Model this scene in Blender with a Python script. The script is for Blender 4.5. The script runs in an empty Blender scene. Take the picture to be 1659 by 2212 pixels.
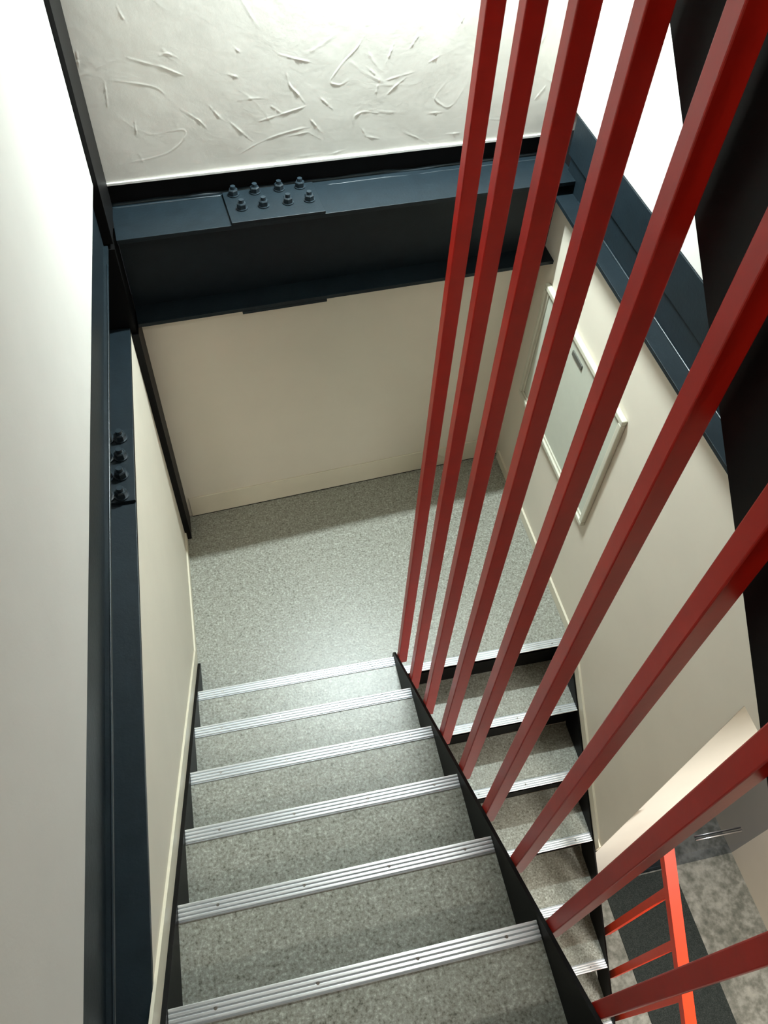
import bpy, bmesh, math, random
from mathutils import Vector, Matrix, noise
import numpy as np

S = bpy.context.scene
C = S.collection
random.seed(7)

# ------------------------------------------------------------------ camera, light, exposure
cam_data = bpy.data.cameras.new('camera')
cam = bpy.data.objects.new('camera', cam_data); C.objects.link(cam)
cam.location = (0.4485, -1.3882, 3.0676)
cam.rotation_mode = 'XYZ'
cam.rotation_euler = (0.6531, -0.0456, -0.2157)
cam_data.sensor_fit = 'VERTICAL'; cam_data.sensor_height = 36.0; cam_data.sensor_width = 27.0
cam_data.lens = 1673.54 / 2212 * 36
cam_data.clip_start = 0.01
S.camera = cam
S.view_settings.view_transform = 'Standard'; S.view_settings.look = 'None'
S.view_settings.gamma = 1.0; S.view_settings.use_curve_mapping = False
S.view_settings.exposure = 0.0
world = bpy.data.worlds.new('world'); S.world = world; world.use_nodes = True
world.node_tree.nodes['Background'].inputs[0].default_value = (0.9, 0.93, 1.0, 1)
world.node_tree.nodes['Background'].inputs[1].default_value = 0.02

WALL_LAMP = 122.0      # fluorescent fixture on the plaster wall just above the frame
WALL_LAMP_POS = (0.90, 0.062, 2.86)   # along the back wall, out from the plaster, height
UPPER_LAMP = 26.0     # ceiling lamp of the upper floor, behind the camera
UPPER_LAMP_POS = (1.15, -2.75, 4.28)
LOBBY_LAMP = 68.0     # ceiling lamp of the lobby
LOBBY_LAMP_POS = (2.25, -2.25, 0.965)
HALL_FILL = 6.0  # unseen lamp, added to give the hall behind the glass some light

def area(name, loc, rot, sx, sy, watts, col):
    l = bpy.data.lights.new(name, 'AREA'); l.shape = 'RECTANGLE'; l.size = sx; l.size_y = sy
    l.energy = watts; l.color = col
    o = bpy.data.objects.new(name, l); C.objects.link(o); o.location = loc; o.rotation_euler = rot
    return o

# ------------------------------------------------------------------ dimensions
G = 0.23154; H = 0.2; N1 = -0.0069
XL, XS, XR = 0.138, 0.926, 1.764          # flight left, inner stringer, right wall
LX = 0.12                                  # left wall lower face
YJ = -0.732                                # wall end / lobby north wall
ZL = -1.6                                  # lobby floor
ZU = 1.8                                   # upper floor
SKEW = math.atan2(0.1374, 1.7637 - 0.1387)
BASE = Vector((0.1387, 1.0235, 0))
MB_ = Matrix.Translation(BASE) @ Matrix.Rotation(SKEW, 4, 'Z')

# ------------------------------------------------------------------ helpers
def bm_box(bm, x0, x1, y0, y1, z0, z1, bev=0.0, M=None):
    v = [bm.verts.new((x, y, z)) for x in (x0, x1) for y in (y0, y1) for z in (z0, z1)]
    q = [(0, 1, 3, 2), (4, 6, 7, 5), (0, 4, 5, 1), (2, 3, 7, 6), (0, 2, 6, 4), (1, 5, 7, 3)]
    fs = [bm.faces.new([v[i] for i in f]) for f in q]
    geo = v
    if bev > 0:
        es = set(e for f in fs for e in f.edges)
        r = bmesh.ops.bevel(bm, geom=list(es), offset=bev, segments=2, affect='EDGES', profile=0.5)
        geo = list(set(r['verts']) | set(w for w in v if w.is_valid))
    if M is not None:
        for w in geo:
            if w.is_valid: w.co = M @ w.co
    return geo

def bm_prism(bm, pts, axis, a, b):
    """polygon pts extruded along axis; pts are (y,z) for axis x, (x,z) for y, (x,y) for z"""
    def mk(p, t):
        return {'x': (t, p[0], p[1]), 'y': (p[0], t, p[1]), 'z': (p[0], p[1], t)}[axis]
    A = [bm.verts.new(mk(p, a)) for p in pts]; B = [bm.verts.new(mk(p, b)) for p in pts]
    n = len(pts)
    bm.faces.new(A); bm.faces.new(B[::-1])
    for i in range(n): bm.faces.new([A[i], B[i], B[(i + 1) % n], A[(i + 1) % n]])

def bm_cyl(bm, c, r, h, seg=16, M=None, r2=None):
    r2 = r if r2 is None else r2
    A = [bm.verts.new((c[0] + r * math.cos(2 * math.pi * i / seg), c[1] + r * math.sin(2 * math.pi * i / seg), c[2])) for i in range(seg)]
    B = [bm.verts.new((c[0] + r2 * math.cos(2 * math.pi * i / seg), c[1] + r2 * math.sin(2 * math.pi * i / seg), c[2] + h)) for i in range(seg)]
    bm.faces.new(A[::-1]); bm.faces.new(B)
    for i in range(seg): bm.faces.new([A[i], A[(i + 1) % seg], B[(i + 1) % seg], B[i]])
    if M is not None:
        for w in A + B: w.co = M @ w.co

def bm_tube(bm, pts, radii, seg=8):
    rings = []
    for i, p in enumerate(pts):
        p = Vector(p)
        a = Vector(pts[max(0, i - 1)]); b = Vector(pts[min(len(pts) - 1, i + 1)])
        d = (b - a).normalized()
        up = Vector((0, 0, 1)) if abs(d.z) < .9 else Vector((1, 0, 0))
        s = d.cross(up).normalized(); t = s.cross(d)
        rings.append([bm.verts.new(p + radii[i] * (math.cos(2 * math.pi * k / seg) * s + math.sin(2 * math.pi * k / seg) * t)) for k in range(seg)])
    for i in range(len(rings) - 1):
        for k in range(seg):
            bm.faces.new([rings[i][k], rings[i][(k + 1) % seg], rings[i + 1][(k + 1) % seg], rings[i + 1][k]])
    bm.faces.new(rings[0][::-1]); bm.faces.new(rings[-1])

def obj(name, bm, mat, parent=None, smooth=False, mw=None):
    bmesh.ops.recalc_face_normals(bm, faces=bm.faces)
    me = bpy.data.meshes.new(name); bm.to_mesh(me); bm.free()
    me.materials.append(mat)
    if smooth:
        for p in me.polygons: p.use_smooth = True
    o = bpy.data.objects.new(name, me); C.objects.link(o)
    if parent is not None: o.parent = parent
    if mw is not None: o.matrix_local = mw
    return o

def struct(name, bm, mat, mw=None):
    o = obj(name, bm, mat, mw=mw); o['kind'] = 'structure'
    o['label'] = STRUCT_LABELS.get(name, name.replace('_', ' '))
    return o
STRUCT_LABELS = {}

def tag(o, label, cat, group=None):
    o['label'] = label; o['category'] = cat
    if group: o['group'] = group
    return o

def thing(name, label, cat, loc=(0, 0, 0), rz=0.0, group=None):
    o = bpy.data.objects.new(name, None); C.objects.link(o)
    o.location = loc; o.rotation_euler = (0, 0, rz); o.empty_display_size = 0.05
    return tag(o, label, cat, group)

# ------------------------------------------------------------------ materials
def new_mat(name):
    m = bpy.data.materials.new(name); m.use_nodes = True
    nt = m.node_tree; b = nt.nodes['Principled BSDF']
    return m, nt, b

def nd(nt, t, **kw):
    n = nt.nodes.new(t)
    for k, v in kw.items(): setattr(n, k, v)
    return n

def coords(nt, scale=(1, 1, 1)):
    tc = nd(nt, 'ShaderNodeTexCoord'); mp = nd(nt, 'ShaderNodeMapping')
    nt.links.new(tc.outputs['Object'], mp.inputs[0]); mp.inputs['Scale'].default_value = scale
    return mp.outputs[0]

def noise_n(nt, vec, scale, detail=4, rough=.55):
    n = nd(nt, 'ShaderNodeTexNoise'); nt.links.new(vec, n.inputs['Vector'])
    n.inputs['Scale'].default_value = scale; n.inputs['Detail'].default_value = detail
    n.inputs['Roughness'].default_value = rough
    return n.outputs['Fac']

def ramp(nt, fac, stops):
    r = nd(nt, 'ShaderNodeValToRGB'); nt.links.new(fac, r.inputs[0])
    el = r.color_ramp.elements
    while len(el) > 1: el.remove(el[-1])
    el[0].position = stops[0][0]; el[0].color = (*stops[0][1], 1)
    for p, c in stops[1:]:
        e = el.new(p); e.color = (*c, 1)
    return r.outputs[0]

def bump(nt, b, h, strength, dist):
    bp = nd(nt, 'ShaderNodeBump'); bp.inputs['Strength'].default_value = strength
    bp.inputs['Distance'].default_value = dist
    nt.links.new(h, bp.inputs['Height']); nt.links.new(bp.outputs[0], b.inputs['Normal'])

def wall_mat(name, col, var=.06, rough=.75, bs=.25, sc=9, bd=.002):
    m, nt, b = new_mat(name); v = coords(nt)
    f = noise_n(nt, v, sc, 6)
    lo = tuple(c * (1 - var) for c in col); hi = tuple(min(1, c * (1 + var * .5)) for c in col)
    nt.links.new(ramp(nt, f, [(.3, lo), (.7, hi)]), b.inputs['Base Color'])
    b.inputs['Roughness'].default_value = rough
    g = noise_n(nt, v, 260, 3)
    mx = nd(nt, 'ShaderNodeMath', operation='MULTIPLY_ADD')
    nt.links.new(g, mx.inputs[0]); mx.inputs[1].default_value = .12; nt.links.new(noise_n(nt, v, sc * 2.2, 4), mx.inputs[2])
    bump(nt, b, mx.outputs[0], bs, bd)
    return m

M_plaster = wall_mat('trowelled_plaster', (.655, .63, .575), .05, .6, .28, 14, .002)
M_wallup = wall_mat('upper_wall_paint', (.66, .64, .60), .03, .7, .25, 6, .004)
M_wall = wall_mat('cream_wall_paint', (.73, .67, .56), .03, .6, .15, 5, .001)
M_wallhall = wall_mat('lobby_wall_paint', (.80, .77, .70), .03, .6, .12, 5, .001)
M_skirt = wall_mat('cream_skirting', (.72, .665, .53), .04, .45, .05, 8, .001)
M_edge = wall_mat('white_stop_bead', (.85, .84, .80), .03, .4, .1, 30, .001)
M_ceil = wall_mat('ceiling_paint', (.75, .74, .70), .02, .8, .05, 8, .001)

def paint(name, col, rough, var=.12, bs=.05, coat=0.0, spec=.5):
    m, nt, b = new_mat(name); v = coords(nt)
    f = noise_n(nt, v, 22, 5)
    nt.links.new(ramp(nt, f, [(.3, tuple(c * (1 - var) for c in col)), (.7, tuple(c * (1 + var) for c in col))]), b.inputs['Base Color'])
    b.inputs['Roughness'].default_value = rough; b.inputs['Coat Weight'].default_value = coat
    b.inputs['Coat Roughness'].default_value = .18; b.inputs['Specular IOR Level'].default_value = spec
    bump(nt, b, noise_n(nt, v, 90, 3), bs, .002)
    return m

M_steel = paint('blue_black_steel_paint', (.0058, .0112, .015), .46, .15, .25, spec=.25)
M_black = paint('black_stringer_paint', (.0034, .0032, .0032), .5, .15, .05, spec=.12)
M_bolt = paint('painted_bolt', (.012, .020, .026), .35, .1, .1)
M_red = paint('red_enamel_paint', (.44, .0115, .005), .36, .08, .06, .05, spec=.38)
M_redlit = paint('lit_red_enamel_paint', (.60, .036, .007), .42, .05, .05, .0, spec=.25)  # lit copy of the bars' red, lobby lamplight put into the colour
M_plastic = paint('cabinet_enamel', (.62, .60, .49), .38, .02, .02)
M_cabdoor = paint('cabinet_door_enamel', (.56, .58, .49), .36, .02, .02)
M_latch = paint('latch_grey', (.10, .10, .085), .4)
M_dark = paint('dark_gap', (.02, .018, .014), .8)

def carpet_mat(name, cols, fine=170, rough=.8, spec=.3):
    m, nt, b = new_mat(name); v = coords(nt)
    a = noise_n(nt, v, fine, 3, .7); c = noise_n(nt, v, fine * .35, 3)
    mx = nd(nt, 'ShaderNodeMath', operation='MULTIPLY_ADD')
    nt.links.new(a, mx.inputs[0]); mx.inputs[1].default_value = .75
    sc = nd(nt, 'ShaderNodeMath', operation='MULTIPLY'); nt.links.new(c, sc.inputs[0]); sc.inputs[1].default_value = .25
    nt.links.new(sc.outputs[0], mx.inputs[2])
    n = len(cols)
    nt.links.new(ramp(nt, mx.outputs[0], [(.34 + .32 * i / (n - 1), cc) for i, cc in enumerate(cols)]), b.inputs['Base Color'])
    b.inputs['Roughness'].default_value = rough; b.inputs['Specular IOR Level'].default_value = spec
    bump(nt, b, a, .25, .002)
    return m
M_carpet = carpet_mat('speckled_vinyl', [(.085, .082, .062), (.235, .232, .19), (.325, .325, .28), (.52, .53, .47)], 120, .36, .6)
M_mat = carpet_mat('dark_grey_carpet', [(.016, .02, .019), (.030, .036, .034), (.055, .062, .058)], 200, .9, .1)

def marble_mat():
    m, nt, b = new_mat('mottled_grey_tile'); v = coords(nt)
    a = noise_n(nt, v, 24, 8, .62); c = noise_n(nt, v, 7, 3)
    mx = nd(nt, 'ShaderNodeMath', operation='MULTIPLY_ADD')
    nt.links.new(a, mx.inputs[0]); mx.inputs[1].default_value = .7
    sc = nd(nt, 'ShaderNodeMath', operation='MULTIPLY'); nt.links.new(c, sc.inputs[0]); sc.inputs[1].default_value = .3
    nt.links.new(sc.outputs[0], mx.inputs[2])
    nt.links.new(ramp(nt, mx.outputs[0], [(.36, (.09, .095, .08)), (.47, (.17, .17, .145)), (.55, (.25, .25, .22)), (.66, (.34, .33, .29))]), b.inputs['Base Color'])
    b.inputs['Roughness'].default_value = .35
    return m
M_tile = marble_mat()

def metal(name, col, rough, met=1.0):
    m, nt, b = new_mat(name); b.inputs['Base Color'].default_value = (*col, 1)
    b.inputs['Metallic'].default_value = met; b.inputs['Roughness'].default_value = rough
    v = coords(nt, (3, 120, 120)); bump(nt, b, noise_n(nt, v, 6, 3), .08, .001)
    return m
M_alu = metal('ribbed_aluminium', (.93, .95, .96), .40, .72)
_nt = M_alu.node_tree; _b = _nt.nodes['Principled BSDF']
for _l in list(_b.inputs['Normal'].links): _nt.links.remove(_l)
_b.inputs['Anisotropic'].default_value = .85          # drawn along its length, so glare spreads across it
_c = nd(_nt, 'ShaderNodeCombineXYZ'); _c.inputs[1].default_value = 1.0
_nt.links.new(_c.outputs[0], _b.inputs['Tangent'])
M_groove = metal('shaded_aluminium_groove', (.50, .53, .56), .45, .6)  # groove floors coloured darker to stand for the shading between ribs
M_screw = metal('screw_steel', (.35, .33, .30), .35)
M_alu2 = metal('bar_aluminium', (.8, .8, .82), .3)

def glass_mat():
    m, nt, b = new_mat('smoked_glass'); out = nt.nodes['Material Output']
    tr = nd(nt, 'ShaderNodeBsdfTransparent'); tr.inputs[0].default_value = (.42, .47, .56, 1)
    gl = nd(nt, 'ShaderNodeBsdfGlossy'); gl.inputs['Roughness'].default_value = .03
    gl.inputs[0].default_value = (.85, .9, 1, 1)
    fr = nd(nt, 'ShaderNodeFresnel'); fr.inputs[0].default_value = 1.5
    mx = nd(nt, 'ShaderNodeMixShader')
    nt.links.new(fr.outputs[0], mx.inputs[0]); nt.links.new(tr.outputs[0], mx.inputs[1]); nt.links.new(gl.outputs[0], mx.inputs[2])
    nt.links.new(mx.outputs[0], out.inputs[0]); nt.nodes.remove(b)
    return m
M_glass = glass_mat()

def lamp_mat(strength, col=(1, 1, 1)):
    m, nt, b = new_mat('lamp_diffuser'); b.inputs['Base Color'].default_value = (.9, .9, .9, 1)
    b.inputs['Emission Color'].default_value = (*col, 1); b.inputs['Emission Strength'].default_value = strength
    return m
M_lamp = lamp_mat(6, (.97, 1, .96))

# ------------------------------------------------------------------ the setting: walls
# left wall, below and above its steel beam
bm = bmesh.new(); bm_box(bm, LX - .12, LX, -4.4, 1.02, ZL, 1.245); struct('wall_left', bm, M_wall)
bm = bmesh.new(); bm_box(bm, -.05, .124, -4.4, .904, 1.79, 4.8); struct('wall_left_upper', bm, M_wallup)

# back wall (slightly skewed): lower panel, and the trowelled plaster above the beam
bm = bmesh.new(); bm_box(bm, -.1, 1.75, 0, .1, -.3, 1.24); struct('wall_back', bm, M_wall, MB_)

RIDGES = [[(0.145,2.044),(0.207,2.022),(0.245,2.01),(0.283,1.99),(0.309,1.978)],[(0.073,1.988),(0.13,1.977),(0.222,1.955),(0.255,1.908)],[(0.6,2.018),(0.654,2.0),(0.705,1.986)],[(0.874,2.054),(0.848,2.016),(0.803,1.979),(0.765,1.933),(0.761,1.919),(0.796,1.909),(0.823,1.925)],[(0.619,1.966),(0.628,1.923),(0.657,1.892),(0.679,1.861)],[(0.519,1.821),(0.57,1.831),(0.632,1.844),(0.69,1.857)],[(0.561,1.869),(0.597,1.84)],[(0.689,1.816),(0.727,1.766)],[(0.132,1.816),(0.21,1.815),(0.277,1.823),(0.286,1.808),(0.262,1.776),(0.213,1.747),(0.137,1.736),(0.034,1.729)],[(0.134,1.863),(0.132,1.816)],[(0.444,1.719),(0.501,1.746),(0.565,1.767),(0.644,1.782),(0.708,1.787)],[(0.419,1.838),(0.46,1.793),(0.495,1.759)],[(0.367,1.887),(0.404,1.836)],[(0.84,1.773),(0.844,1.808),(0.876,1.82),(0.933,1.807)],[(0.869,1.767),(0.887,1.733),(0.937,1.72)],[(0.884,1.958),(0.925,1.923)],[(0.149,2.181),(0.156,2.157),(0.167,2.133)],[(0.612,1.762),(0.683,1.77),(0.731,1.738)],[(0.722,1.883),(0.772,1.834)],[(0.438,1.974),(0.469,1.961)],[(0.915,1.862),(0.928,1.926)],[(0.464,2.048),(0.484,2.03)],[(0.28,1.884),(0.331,1.843),(0.356,1.811)],[(0.015,2.072),(0.011,2.028)],[(0.072,1.985),(0.064,1.905)],[(0.238,2.042),(0.265,2.047),(0.297,2.031)],[(0.763,1.685),(0.804,1.693)],[(1.172,1.899),(1.135,1.857),(1.125,1.835),(1.176,1.8),(1.207,1.82),(1.234,1.871)],[(1.053,2.042),(1.025,2.003)],[(0.944,1.911),(0.991,1.921),(1.047,1.931)],[(1.02,1.736),(1.073,1.71),(1.128,1.679)],[(0.947,1.859),(0.985,1.893),(1.023,1.919)],[(1.51,2.024),(1.48,1.969),(1.47,1.934)],[(1.543,1.845),(1.508,1.8)],[(0.973,2.027),(0.949,1.967)],[(1.186,1.71),(1.239,1.709)],[(1.1,1.791),(1.168,1.789)],[(1.204,2.091),(1.185,2.053)],[(1.417,2.064),(1.412,2.01)],[(1.093,1.956),(1.131,1.974)]]

def plaster_wall():
    """front skin of the plaster as a height field: trowel ridges stand proud of a gently uneven face"""
    x0, x1, z0, z1, st = -.06, 1.70, 1.672, 2.42, .0026
    nx = int((x1 - x0) / st) + 1; nz = int((z1 - z0) / st) + 1
    X, Z = np.meshgrid(np.linspace(x0, x1, nx), np.linspace(z0, z1, nz), indexing='ij')
    Hh = np.zeros_like(X)
    rng = np.random.RandomState(3)
    for k in range(26):
        a, b = rng.uniform(-11, 11, 2); Hh += rng.uniform(.2, 1) * np.sin(a * X + b * Z + rng.uniform(0, 6.28)) * .00035
    for k in range(20):
        a, b = rng.uniform(-45, 45, 2); Hh += rng.uniform(.2, 1) * np.sin(a * X + b * Z + rng.uniform(0, 6.28)) * .00007
    strokes = [(r, rng.uniform(.0007, .0014), rng.uniform(.0018, .0026)) for r in RIDGES]
    for k in range(46):      # fainter strokes between the strong ones
        cx, cz = rng.uniform(x0, x1), rng.uniform(z0, z1); an = rng.uniform(-1.2, .6); ln = rng.uniform(.05, .20); cu = rng.uniform(-6, 6)
        pts = []
        for i in range(6):
            pts.append((cx, cz)); cx += math.cos(an) * ln / 5; cz += math.sin(an) * ln / 5; an += cu * ln / 5
        strokes.append((pts, rng.uniform(.0002, .0005), rng.uniform(.0025, .005)))
    for pts, h, w in strokes:
        p = np.array(pts)
        # resample with Catmull-like smoothing
        t = np.linspace(0, len(p) - 1, len(p) * 8); px = np.interp(t, range(len(p)), p[:, 0]); pz = np.interp(t, range(len(p)), p[:, 1])
        if len(p) > 3:
            ker = np.ones(7) / 7
            qx = np.convolve(np.pad(px, 3, 'edge'), ker, 'valid'); qz = np.convolve(np.pad(pz, 3, 'edge'), ker, 'valid'); px, pz = qx, qz
        best = np.full_like(X, 1.0); side = np.zeros_like(X); tpos = np.zeros_like(X); ph = rng.uniform(0, 6.28, 3)
        for i in range(len(px) - 1):
            ax, az, bx_, bz_ = px[i], pz[i], px[i + 1], pz[i + 1]
            dx, dz = bx_ - ax, bz_ - az; L = dx * dx + dz * dz + 1e-12
            tt = np.clip(((X - ax) * dx + (Z - az) * dz) / L, 0, 1)
            ex = X - ax - tt * dx; ez = Z - az - tt * dz
            d = np.sqrt(ex * ex + ez * ez); m = d < best
            best = np.where(m, d, best); side = np.where(m, dx * ez - dz * ex, side); tpos = np.where(m, (i + tt) / (len(px) - 1), tpos)
        am = np.clip(np.sin(np.pi * np.clip(tpos, .02, .98)), 0, 1) ** .6 * (.62 + .25 * np.sin(9 * tpos + ph[0]) + .2 * np.sin(23 * tpos + ph[1]))
        Hh += h * am * np.exp(-(best / w) ** 2) + .16 * h * am * np.exp(-np.abs(best) / .012) * (side > 0)
    V = np.stack([X, .1 - Hh, Z], -1).reshape(-1, 3)
    idx = np.arange(nx * nz).reshape(nx, nz)
    F = np.stack([idx[:-1, :-1], idx[1:, :-1], idx[1:, 1:], idx[:-1, 1:]], -1).reshape(-1, 4)
    verts = V.tolist(); faces = F.tolist()
    # plain upper part, bottom edge and back, so that the wall has its thickness
    n0 = len(verts)
    hi = 4.8
    verts += [(x0, .1, z1), (x1, .1, z1), (x1, .1, hi), (x0, .1, hi), (x0, .2, z0), (x1, .2, z0), (x1, .2, hi), (x0, .2, hi), (x0, .1, z0), (x1, .1, z0)]
    a = n0
    faces += [[a, a + 1, a + 2, a + 3], [a + 8, a + 4, a + 5, a + 9], [a + 4, a + 7, a + 6, a + 5], [a + 8, a + 3, a + 7, a + 4], [a + 9, a + 5, a + 6, a + 2], [a + 3, a + 2, a + 6, a + 7]]
    me = bpy.data.meshes.new('wall_back_upper'); me.from_pydata(verts, [], faces); me.update()
    me.materials.append(M_plaster)
    for p in me.polygons: p.use_smooth = p.index < len(F)
    o = bpy.data.objects.new('wall_back_upper', me); C.objects.link(o); o.matrix_world = MB_
    o['kind'] = 'structure'; o['label'] = 'white trowelled plaster wall above the back beam'
    return o
plaster_wall()
bm = bmesh.new(); bm_box(bm, .0, 1.68, .094, .108, 1.664, 1.6735, .0015); struct('trim_1', bm, M_edge, MB_)

# right wall: lower face with the cabinet, upper face above its beam, lobby wall beyond the corner
bm = bmesh.new()
bm_box(bm, XR, XR + .12, YJ, 1.3, ZL - .02, 1.50)
struct('wall_right', bm, M_wall)
bm = bmesh.new(); bm_box(bm, XR - .002, XR + .14, -4.4, 1.32, 1.79, 4.8); struct('wall_right_upper', bm, M_wallup)
bm = bmesh.new(); bm_box(bm, XR, XR + .12, -4.4, YJ, .985, 1.79); struct('wall_right_lintel', bm, M_wall)
bm = bmesh.new(); bm_box(bm, XR + .0005, 2.10, YJ - .001, YJ + .12, ZL, .98); struct('wall_lobby', bm, M_wallhall)
bm = bmesh.new(); bm_box(bm, 2.874, 2.98, -4.4, 1.3, ZL - .02, .98); struct('wall_lobby_right', bm, M_wall)
bm = bmesh.new(); bm_box(bm, XR + .12, 2.98, 1.18, 1.3, ZL, .98); struct('wall_hall_end', bm, M_wall)
bm = bmesh.new(); bm_box(bm, -.05, 2.98, -4.5, -4.4, ZL - .05, 4.8); struct('wall_front', bm, M_wallup)
bm = bmesh.new(); bm_box(bm, XR + .12, 2.98, -4.4, 1.3, .98, 1.08); struct('ceiling_lobby', bm, M_ceil)
bm = bmesh.new(); bm_box(bm, -.05, 1.9, -4.4, 1.4, 4.8, 4.9); struct('ceiling', bm, M_ceil)

# floors
bm = bmesh.new()
bm_prism(bm, [(LX, .001), (XR, .001), (XR, 1.17), (LX, 1.03)], 'z', -.006, 0.0)
struct('floor_landing', bm, M_carpet)
bm = bmesh.new()
bm_prism(bm, [(LX, .03), (XR, .03), (XR, 1.17), (LX, 1.03)], 'z', -.22, -.0061)
struct('floor_landing_deck', bm, M_black)
bm = bmesh.new(); bm_box(bm, -.05, 2.98, -4.4, 1.3, ZL - .08, ZL); struct('floor_lobby', bm, M_tile)
bm = bmesh.new(); bm_box(bm, LX, XS + .012, -4.4, N1 - 8 * G, ZU - .2, ZU); struct('floor_upper', bm, M_carpet)
bm = bmesh.new()
bm_box(bm, 0.0, XR, .02, 1.3, 3.06, 3.26)
struct('floor_upper_landing', bm, M_ceil)

# skirting boards
ZN = lambda y: H + (N1 - y) * H / G           # nosing line of the upper flight
bm = bmesh.new()
yk = .215
pts = [(.93, 0.001), (yk, 0.001), (-1.84, ZN(-1.84) + .003 - .0), (-1.84, ZN(-1.84) + .098), (yk + .03, .05), (.93, .05)]
# the kink where level skirting turns up along the flight
sl = H / G
pts = [(.93, .001), (N1 + H / sl - .0, .001), (-1.84, ZN(-1.84)), (-1.84, ZN(-1.84) + .088), (N1 + H / sl + .035, .052), (.93, .052)]
bm_prism(bm, pts, 'x', LX, LX + .007); struct('baseboard_left', bm, M_skirt)
bm = bmesh.new(); bm_box(bm, .02, 1.63, -.007, 0, .001, .135, .0015); struct('baseboard_back', bm, M_skirt, MB_)
bm = bmesh.new()
pts = [(1.13, .001), (.012, .001), (YJ, (YJ) * sl + .002), (YJ, YJ * sl + .062), (-.012, .05), (1.13, .05)]
bm_prism(bm, pts, 'x', XR - .010, XR); struct('baseboard_right', bm, M_skirt)
bm = bmesh.new(); bm_box(bm, .02, 1.63, -.0085, -.0005, .0002, .004); struct('trim_2', bm, M_dark, MB_)

# ------------------------------------------------------------------ steel frame
def nut_bolt(bm, x, y, z, M=None, s=1.0):
    bm_cyl(bm, (x, y, z), .0195 * s, .004 * s, 20, M)                 # washer
    a = len(bm.verts)
    ang = random.uniform(0, 1)
    r = .0165 * s
    A = [(x + r * math.cos(ang + i * math.pi / 3), y + r * math.sin(ang + i * math.pi / 3)) for i in range(6)]
    lo = [bm.verts.new((p[0], p[1], z + .004 * s)) for p in A]; mi = [bm.verts.new((p[0], p[1], z + .019 * s)) for p in A]
    hi = [bm.verts.new((x + (p[0] - x) * .82, y + (p[1] - y) * .82, z + .0225 * s)) for p in A]
    for i in range(6):
        j = (i + 1) % 6
        bm.faces.new([lo[i], lo[j], mi[j], mi[i]]); bm.faces.new([mi[i], mi[j], hi[j], hi[i]])
    bm.faces.new(hi)
    if M is not None:
        for v in lo + mi + hi: v.co = M @ v.co
    bm_cyl(bm, (x, y, z + .022 * s), .0095 * s, .011 * s, 14, M, .0085 * s)   # end of the shank

# beam across the back
tb = thing('steel_beam', 'blue-black steel beam with bolted splice spanning below the trowelled plaster wall', 'beam', BASE, SKEW)
bm = bmesh.new(); bm_box(bm, .0, 1.648, -.1, .112, 1.575, 1.59, .001); obj('top_flange', bm, M_steel, tb)
bm = bmesh.new(); bm_box(bm, -.0, 1.648, -.1, .112, 1.24, 1.255, .001); obj('bottom_flange', bm, M_steel, tb)
bm = bmesh.new(); bm_box(bm, -.0, 1.648, .002, .014, 1.255, 1.575); obj('web', bm, M_steel, tb)
bm = bmesh.new(); bm_box(bm, -.0, 1.625, .1125, .12, 1.24, 1.70); o = obj('closing_plate', bm, M_black, tb)
bm = bmesh.new(); bm_box(bm, .372, .690, -.1005, .088, 1.5905, 1.600, .001); sp = obj('splice_plate', bm, M_steel, tb)
for i in range(4):
    for j in range(2):
        bm = bmesh.new()
        nut_bolt(bm, [.408, .482, .566, .640][i] + .012 * j, [.064, -.024][j], 1.600); obj('bolt', bm, M_bolt, sp)
bm = bmesh.new(); bm_box(bm, .372, .690, -.1005, .112, 1.228, 1.2395, .001); obj('splice_plate', bm, M_steel, tb)
# weld bead along the closing plate
def weld(bm, x0, x1, y, z, r, wob):
    n = int((x1 - x0) / .012); pts = []; rad = []
    for i in range(n + 1):
        t = x0 + (x1 - x0) * i / n
        pts.append((t, y + noise.noise((t * 5, 3.1, 0)) * wob, z + noise.noise((t * 9, 9.1, 0)) * .002))
        rad.append(r * (1 + .35 * noise.noise((t * 14, 0, 5.5))))
    bm_tube(bm, pts, rad, 8)
bm = bmesh.new(); weld(bm, .0, 1.64, .106, 1.590, .0085, .008); obj('weld_bead', bm, M_steel, tb, True)
bm = bmesh.new(); weld(bm, .0, .372, .088, 1.5895, .0035, .003); weld(bm, .74, 1.62, .075, 1.5885, .003, .003); obj('weld_bead', bm, M_bolt, tb, True)

# beam along the left wall
tl = thing('steel_beam', 'blue-black steel beam running toward the viewer along the left wall', 'beam', (0, 0, 0))
bm = bmesh.new(); bm_box(bm, -.08, .12, -4.38, .90, 1.575, 1.59, .001); obj('top_flange', bm, M_steel, tl)
bm = bmesh.new(); bm_box(bm, -.08, .1205, -4.38, .90, 1.2455, 1.262, .001); obj('bottom_flange', bm, M_steel, tl)
bm = bmesh.new(); bm_box(bm, .008, .020, -4.38, .90, 1.262, 1.575); obj('web', bm, M_steel, tl)
bm = bmesh.new(); bm_box(bm, .02, .108, -4.38, .90, 1.5905, 1.789); obj('closing_plate', bm, M_steel, tl)
bm = bmesh.new(); bm_box(bm, 0.021, .1213, .111, .400, 1.2622, 1.272, .001); sp = obj('splice_plate', bm, M_steel, tl)
for i in range(4):
    for j in range(2):
        bm = bmesh.new(); nut_bolt(bm, [.084, .043][j], .362 - i * .076, 1.272, None, 1.1); obj('bolt', bm, M_bolt, sp)
bm = bmesh.new()
bm_tube(bm, [(.1195, -4.3 + i * .1, 1.5905) for i in range(52)], [.0022] * 52, 6); obj('weld_bead', bm, M_bolt, tl, True)

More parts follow.
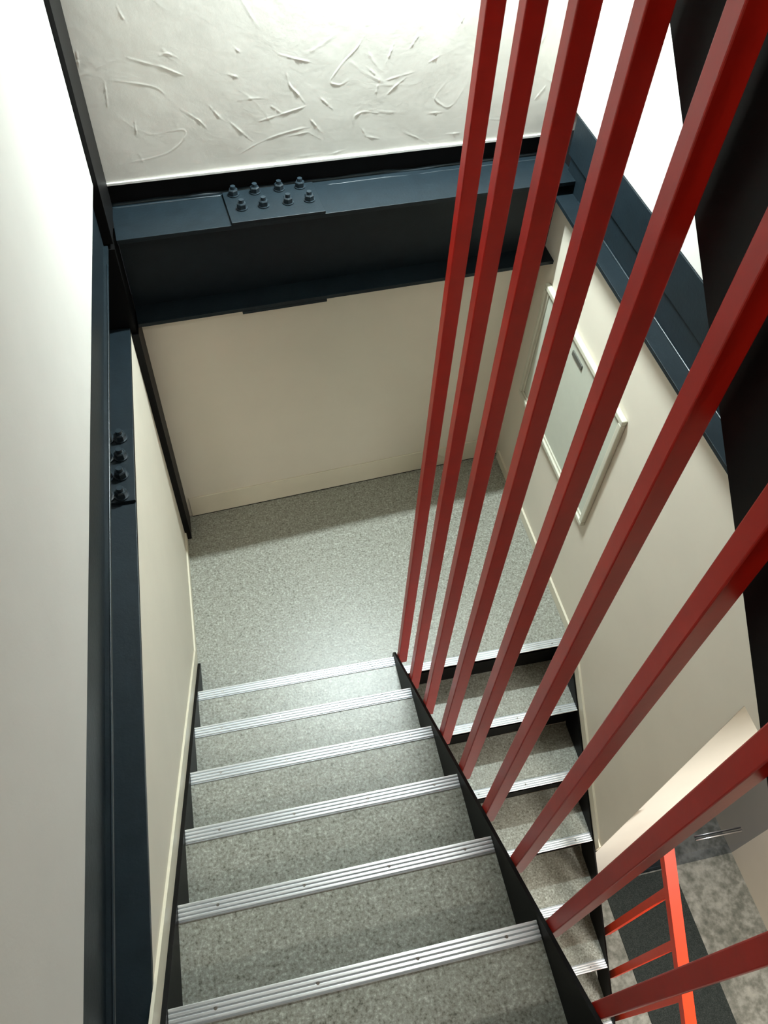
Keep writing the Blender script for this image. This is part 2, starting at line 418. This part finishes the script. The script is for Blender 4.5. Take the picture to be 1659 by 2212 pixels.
# beam along the right wall
tr = thing('steel_beam', 'blue-black steel beam above the cabinet on the right wall, behind the red bars', 'beam', (0, 0, 0))
bm = bmesh.new(); bm_box(bm, 1.700, 1.80, -4.38, 1.148, 1.528, 1.543, .001); obj('bottom_flange', bm, M_steel, tr)
bm = bmesh.new(); bm_box(bm, 1.771, 1.782, -4.38, 1.14, 1.543, 1.70); obj('web', bm, M_steel, tr)
bm = bmesh.new(); bm_box(bm, 1.757, 1.771, -4.38, 1.14, 1.652, 1.789, .001); obj('closing_plate', bm, M_steel, tr)
bm = bmesh.new(); bm_tube(bm, [(1.768, -4.3 + i * .1, 1.5445) for i in range(54)], [.0035] * 54, 6); obj('weld_bead', bm, M_bolt, tr, True)

# column in the back left corner
bm = bmesh.new(); bm_box(bm, .0, .1205, .9005, 1.02, -.2, 1.5745); bm_box(bm, .1205, .138, .9005, 1.02, 1.239, 1.5745); bm_box(bm, .1205, .146, .886, 1.02, 0.0, 1.239, .001)
col = obj('steel_column', bm, M_black)
tag(col, 'black steel column edge in the back left corner of the landing', 'column')
bm = bmesh.new(); bm_box(bm, .1, .1375, .906, 1.115, 1.5905, 4.79, .001)
col = obj('steel_column', bm, M_black)
tag(col, 'dark steel column edge between upper left wall and trowelled plaster', 'column')

# ------------------------------------------------------------------ staircase flights
def nosing_bm(x0, x1, yf, z, d):
    """ribbed aluminium nosing; yf front edge, d = +1 if the front faces +y"""
    bm = bmesh.new()
    w = .038; n = 4; prof = [(0, -.016), (0, .0035)]
    rib = w / n
    for i in range(n):
        a = i * rib
        prof += [(a + .0008, .0050), (a + rib * .18, .0056), (a + rib * .42, .0056), (a + rib * .58, .0050), (a + rib * .62, .0022), (a + rib * .99, .0022)]
    prof += [(w, .0040), (w + .002, 0), (.003, 0), (.003, -.016)]
    bm_prism(bm, [(yf - d * p[0], z + p[1]) for p in prof], 'x', x0, x1)
    return bm

def flight(t, x0, x1, treads, d, risers=True):
    """treads: list of (y_front, y_back, z, has_nosing)"""
    for k, (yf, yb, z, nos) in enumerate(treads):
        if yb is not None:
            lo, hi = min(yf, yb), max(yf, yb)
            bm = bmesh.new(); bm_box(bm, x0, x1, lo + (0.002 if d < 0 else 0), hi - (0.002 if d > 0 else 0), z - .004, z)
            tr_ = obj('tread', bm, M_carpet, t)
            bm = bmesh.new(); bm_box(bm, x0, x1, lo + .003, hi - .003, z - .030, z - .0042); obj('tread_pan', bm, M_black, tr_)
        if risers:
            bm = bmesh.new(); yr = yf - d * .032
            bm_box(bm, x0, x1, min(yr, yr - d * .004), max(yr, yr - d * .004), z - H + .0005, z - (.031 if yb is not None else .0065)); obj('riser', bm, M_black, t)
        bm = nosing_bm(x0 + .001, x1 - .001, yf, z, d); ns = obj('nosing', bm, M_alu, t)
        ns.data.materials.append(M_groove)
        for p in ns.data.polygons:
            if p.normal.z > .9 and p.center.z < z + .0028 and len(p.vertices) == 4 and abs(p.center.x - (x0 + x1) / 2) < .01: p.material_index = 1
        for q in (.12, .385, .655, .905):
            xx = x0 + q * (x1 - x0); bm = bmesh.new(); bm_cyl(bm, (xx, yf - d * .0185, z + .0022), .0042, .0038, 12, None, .003)
            obj('screw', bm, M_screw, ns)

def stringer_bm(x0, x1, y0, y1, zf, below, above):
    bm = bmesh.new()
    bm_prism(bm, [(y0, zf(y0) + above), (y1, zf(y1) + above), (y1, zf(y1) - below), (y0, zf(y0) - below)], 'x', x0, x1)
    return bm

# flight the viewer looks down (rises toward the viewer)
t1 = thing('stair_flight', 'widest grey stair flight, left of the red bars, rising toward the viewer', 'stairs', (0, 0, 0), 0)
tl1 = [(N1 - (k - 1) * G, N1 - k * G - .030, k * H, True) for k in range(1, 9)]
flight(t1, XL, XS - .0005, tl1, +1)
bm = bmesh.new()
yt = .085
bm_prism(bm, [(.012, .0), (.012, .205), (.002, ZN(.0) + .03), (-1.86, ZN(-1.86) + .028), (-1.86, ZN(-1.86) - .24), (-.28, .001)], 'x', XS, XS + .009)
s_ = obj('stringer', bm, M_black, t1); 
bm = bmesh.new()
bm_prism(bm, [(.215, .0), (.215, .012), (-1.86, ZN(-1.86) + .012), (-1.86, ZN(-1.86) - .24), (-.28, .001)], 'x', LX + .0035, XL)
obj('stringer', bm, M_black, t1)

# flight going on down from the landing (descends toward the viewer)
t2 = thing('stair_flight', 'grey stair flight seen between the red bars, descending from landing to lobby', 'stairs', (0, 0, 0), 0)
X2L, X2R = XS + .010, 1.7465
tl2 = [(0, None, 0, True)] + [(-j * G, -(j - 1) * G + .030, -j * H, True) for j in range(1, 8)]
flight(t2, X2L, X2R, tl2, -1)
zf2 = lambda y: y * sl
bm = bmesh.new()
bm_prism(bm, [(.028, -.20), (.028, -.0075), (0, zf2(0) - .0015), (-1.84, zf2(-1.84) + .002), (-1.84, ZL + .001), (-1.66, ZL + .001)], 'x', X2R, XR - .0105)
obj('stringer', bm, M_black, t2)
bm = bmesh.new()
bm_prism(bm, [(-.30, -.26), (-.30, -.262), (-1.84, zf2(-1.84) + .002), (-1.84, ZL + .001), (-1.66, ZL + .001), (-.30, -.50)], 'x', X2L - .009, X2L)
obj('stringer', bm, M_black, t2)

# flight going up from the upper floor, seen as its black side above right
US = .785
zu = lambda y: 2.718 + US * (y + .525)
t3 = thing('stair_flight', 'black stair flight overhead at the right edge, rising away from the viewer', 'stairs', (0, 0, 0), 0)
bm = bmesh.new(); bm_prism(bm, [(0, zu(0)), (0, zu(0) + .36), (-1.86, zu(-1.86) + .36), (-1.86, zu(-1.86))], 'x', .985, .997); obj('stringer', bm, M_black, t3)
bm = bmesh.new(); bm_prism(bm, [(0, zu(0)), (0, zu(0) + .36), (-1.86, zu(-1.86) + .36), (-1.86, zu(-1.86))], 'x', 1.735, 1.747); obj('stringer', bm, M_black, t3)
for k in range(1, 8):
    y = -1.86 + k * G; z = zu(-1.86) + .10 + k * G * US
    bm = bmesh.new(); bm_box(bm, .997, 1.735, y - G, y + .02, z - .03, z); obj('tread', bm, M_black, t3)
    bm = bmesh.new(); bm_box(bm, .997, 1.735, y - G, y - G + .004, z - G * US, z - .03); obj('riser', bm, M_black, t3)

# ------------------------------------------------------------------ red bars
tb = thing('balustrade', 'dark red square floor-to-ceiling bars standing along the inner side of the flight', 'railing', (0, 0, 0))
for k in range(9):
    yc = -.030 - .1655 * k
    bm = bmesh.new()
    z0 = ZN(yc) - .045 if k else .215
    bm_box(bm, XS + .0095, XS + .0445, yc - .015, yc + .015, z0, 4.1, .0022)
    obj('bar', bm, M_red, tb)

# lobby side guard rail of the lower flight
XG = 1.782
tg = thing('guard_rail', 'red handrail tinted lamplit orange-red, with thin square balusters at the foot of the stairs, above the lobby', 'railing', (0, 0, 0))
ya, yb_ = YJ - .130, -2.2
zr = lambda y: (y + 1.0) * .80 - .055
bm = bmesh.new(); bm_prism(bm, [(ya, zr(ya)), (yb_, zr(yb_)), (yb_, zr(yb_) - .045), (ya, zr(ya) - .045)], 'x', XG - .006, XG + .040); obj('handrail', bm, M_redlit, tg)
for k in range(6):
    y = -1.018 - .163 * k
    bm = bmesh.new(); bm_box(bm, XG, XG + .030, y - .015, y + .015, zf2(max(y, -1.84)) - .12 if y > -1.84 else ZL, zr(y) - .04); obj('baluster', bm, M_redlit, tg)

# ------------------------------------------------------------------ electrical cabinet on the right wall
tc = thing('electrical_cabinet', 'pale flush cabinet with raised frame on the right wall above the landing', 'cabinet', (XR, .64, .86))
Y0, Y1, Z0, Z1 = .249 - .64, 1.043 - .64, .556 - .86, 1.166 - .86
def frame(bm, y0, y1, z0, z1, w, x0, x1, bev):
    bm_box(bm, x0, x1, y0, y1, z1 - w, z1, bev); bm_box(bm, x0, x1, y0, y1, z0, z0 + w, bev)
    bm_box(bm, x0, x1, y0, y0 + w, z0 + w, z1 - w, bev); bm_box(bm, x0, x1, y1 - w, y1, z0 + w, z1 - w, bev)
bm = bmesh.new(); frame(bm, Y0, Y1, Z0, Z1, .022, -.022, 0, .004); frame(bm, Y0 + .022, Y1 - .022, Z0 + .022, Z1 - .022, .012, -.013, 0, .002)
obj('frame', bm, M_plastic, tc)
bm = bmesh.new(); bm_box(bm, -.008, 0, Y0 + .036, Y1 - .036, Z0 + .036, Z1 - .036, .002); dr = obj('door', bm, M_cabdoor, tc)
bm = bmesh.new(); bm_box(bm, -.0135, -.008, .612 - .64, .708 - .64, 1.076 - .86, 1.098 - .86, .0015); o = obj('latch', bm, M_latch, dr); o['label'] = 'small dark grey flush latch'

# ------------------------------------------------------------------ lobby
bm = bmesh.new(); bm_box(bm, 2.065, 2.496, -4.3, YJ - .006, ZL + .0005, ZL + .006, .001)
tag(obj('carpet_runner', bm, M_mat), 'dark grey carpet runner along the mottled lobby floor', 'carpet')
bm = bmesh.new(); bm_box(bm, 1.9, 2.872, YJ + .13, 1.17, ZL + .0005, ZL + .005)
tag(obj('hall_carpet', bm, M_mat), 'dark carpet seen behind the smoked glass door', 'carpet')
dg = bpy.data.objects.new('door_1', None); C.objects.link(dg); dg.location = (2.49, YJ, ZL); dg['kind'] = 'structure'; dg['label'] = 'smoked glass door at the end of the lobby'
bm = bmesh.new(); bm_box(bm, 2.101 - 2.49, 2.8735 - 2.49, .0, .010, .003, 2.575); obj('door_pane', bm, M_glass, dg)
bm = bmesh.new()
Mh = Matrix.Translation((0.005, -.008, .687)) @ Matrix.Rotation(math.radians(7), 4, 'Y')
bm_tube(bm, [Mh @ Vector((x, 0, 0)) for x in (-.135, 0, .135)], [.0045] * 3, 10)

obj('door_bar', bm, M_alu2, dg, True)  # thin pale bar, slightly tilted, in front of the pane

# ------------------------------------------------------------------ lamps (with their own light)
def lamp_fixture(name, label, loc, rz, dims, tilt):
    t = thing(name, label, 'lamp', loc, rz)
    L, W_, D = dims
    bm = bmesh.new(); bm_box(bm, -L / 2, L / 2, -W_ / 2, W_ / 2, -.012, .0, .003); obj('housing', bm, M_edge, t, mw=tilt)
    bm = bmesh.new(); bm_box(bm, -L / 2 + .01, L / 2 - .01, -W_ / 2 + .008, W_ / 2 - .008, -D, -.0125, .006); d = obj('diffuser', bm, M_lamp, t, mw=tilt)
    return t
# bracket lamp on the plaster wall, above the frame
wl = MB_ @ Vector((WALL_LAMP_POS[0], .0995, WALL_LAMP_POS[2]))
lamp_fixture('wall_lamp', 'white fluorescent bracket lamp high on the trowelled plaster wall', wl, SKEW, (.42, .09, .045), Matrix.Rotation(-math.pi / 2, 4, 'X'))
p = MB_ @ Vector((WALL_LAMP_POS[0], .1 - WALL_LAMP_POS[1] - .012, WALL_LAMP_POS[2]))
l = bpy.data.lights.new('wall_lamp_light', 'AREA'); l.shape = 'RECTANGLE'
for sgn, part in ((0, .0),):
    a = area('wall_lamp_light', p, (0, 0, 0), .38, .03, WALL_LAMP * .64, (.86, .99, 1.0)); a.rotation_euler = (0, 0, SKEW)
p2 = MB_ @ Vector((WALL_LAMP_POS[0], .1 - WALL_LAMP_POS[1] - .03, WALL_LAMP_POS[2]))
a = area('wall_lamp_light', p2, (0, 0, 0), .38, .07, WALL_LAMP * .31, (.86, .99, 1.0)); a.rotation_euler = (math.radians(90), 0, SKEW)
a.rotation_euler = (math.radians(-90) + math.pi, 0, SKEW)
lamp_fixture('ceiling_lamp', 'white ceiling lamp above the upper floor', (UPPER_LAMP_POS[0], UPPER_LAMP_POS[1], 4.80), 0, (.6, .2, .06), Matrix())
area('ceiling_lamp_light', (UPPER_LAMP_POS[0], UPPER_LAMP_POS[1], 4.735), (0, 0, 0), .34, .12, UPPER_LAMP, (1.0, .96, .86))
lamp_fixture('ceiling_lamp', 'white ceiling lamp inside the lobby', (LOBBY_LAMP_POS[0], LOBBY_LAMP_POS[1], .98), 0, (.3, .3, .04), Matrix())
area('ceiling_lamp_light', (LOBBY_LAMP_POS[0], LOBBY_LAMP_POS[1], .935), (0, 0, 0), .26, .26, LOBBY_LAMP, (1.0, .97, .90))
lamp_fixture('ceiling_lamp', 'unseen ceiling lamp added to light the hall behind the glass door', (2.4, .2, .98), 0, (.3, .3, .04), Matrix())
area('ceiling_lamp_light', (2.4, .2, .935), (0, 0, 0), .26, .26, HALL_FILL, (1.0, .97, .93))  # added fill light for the hall, its source never in view
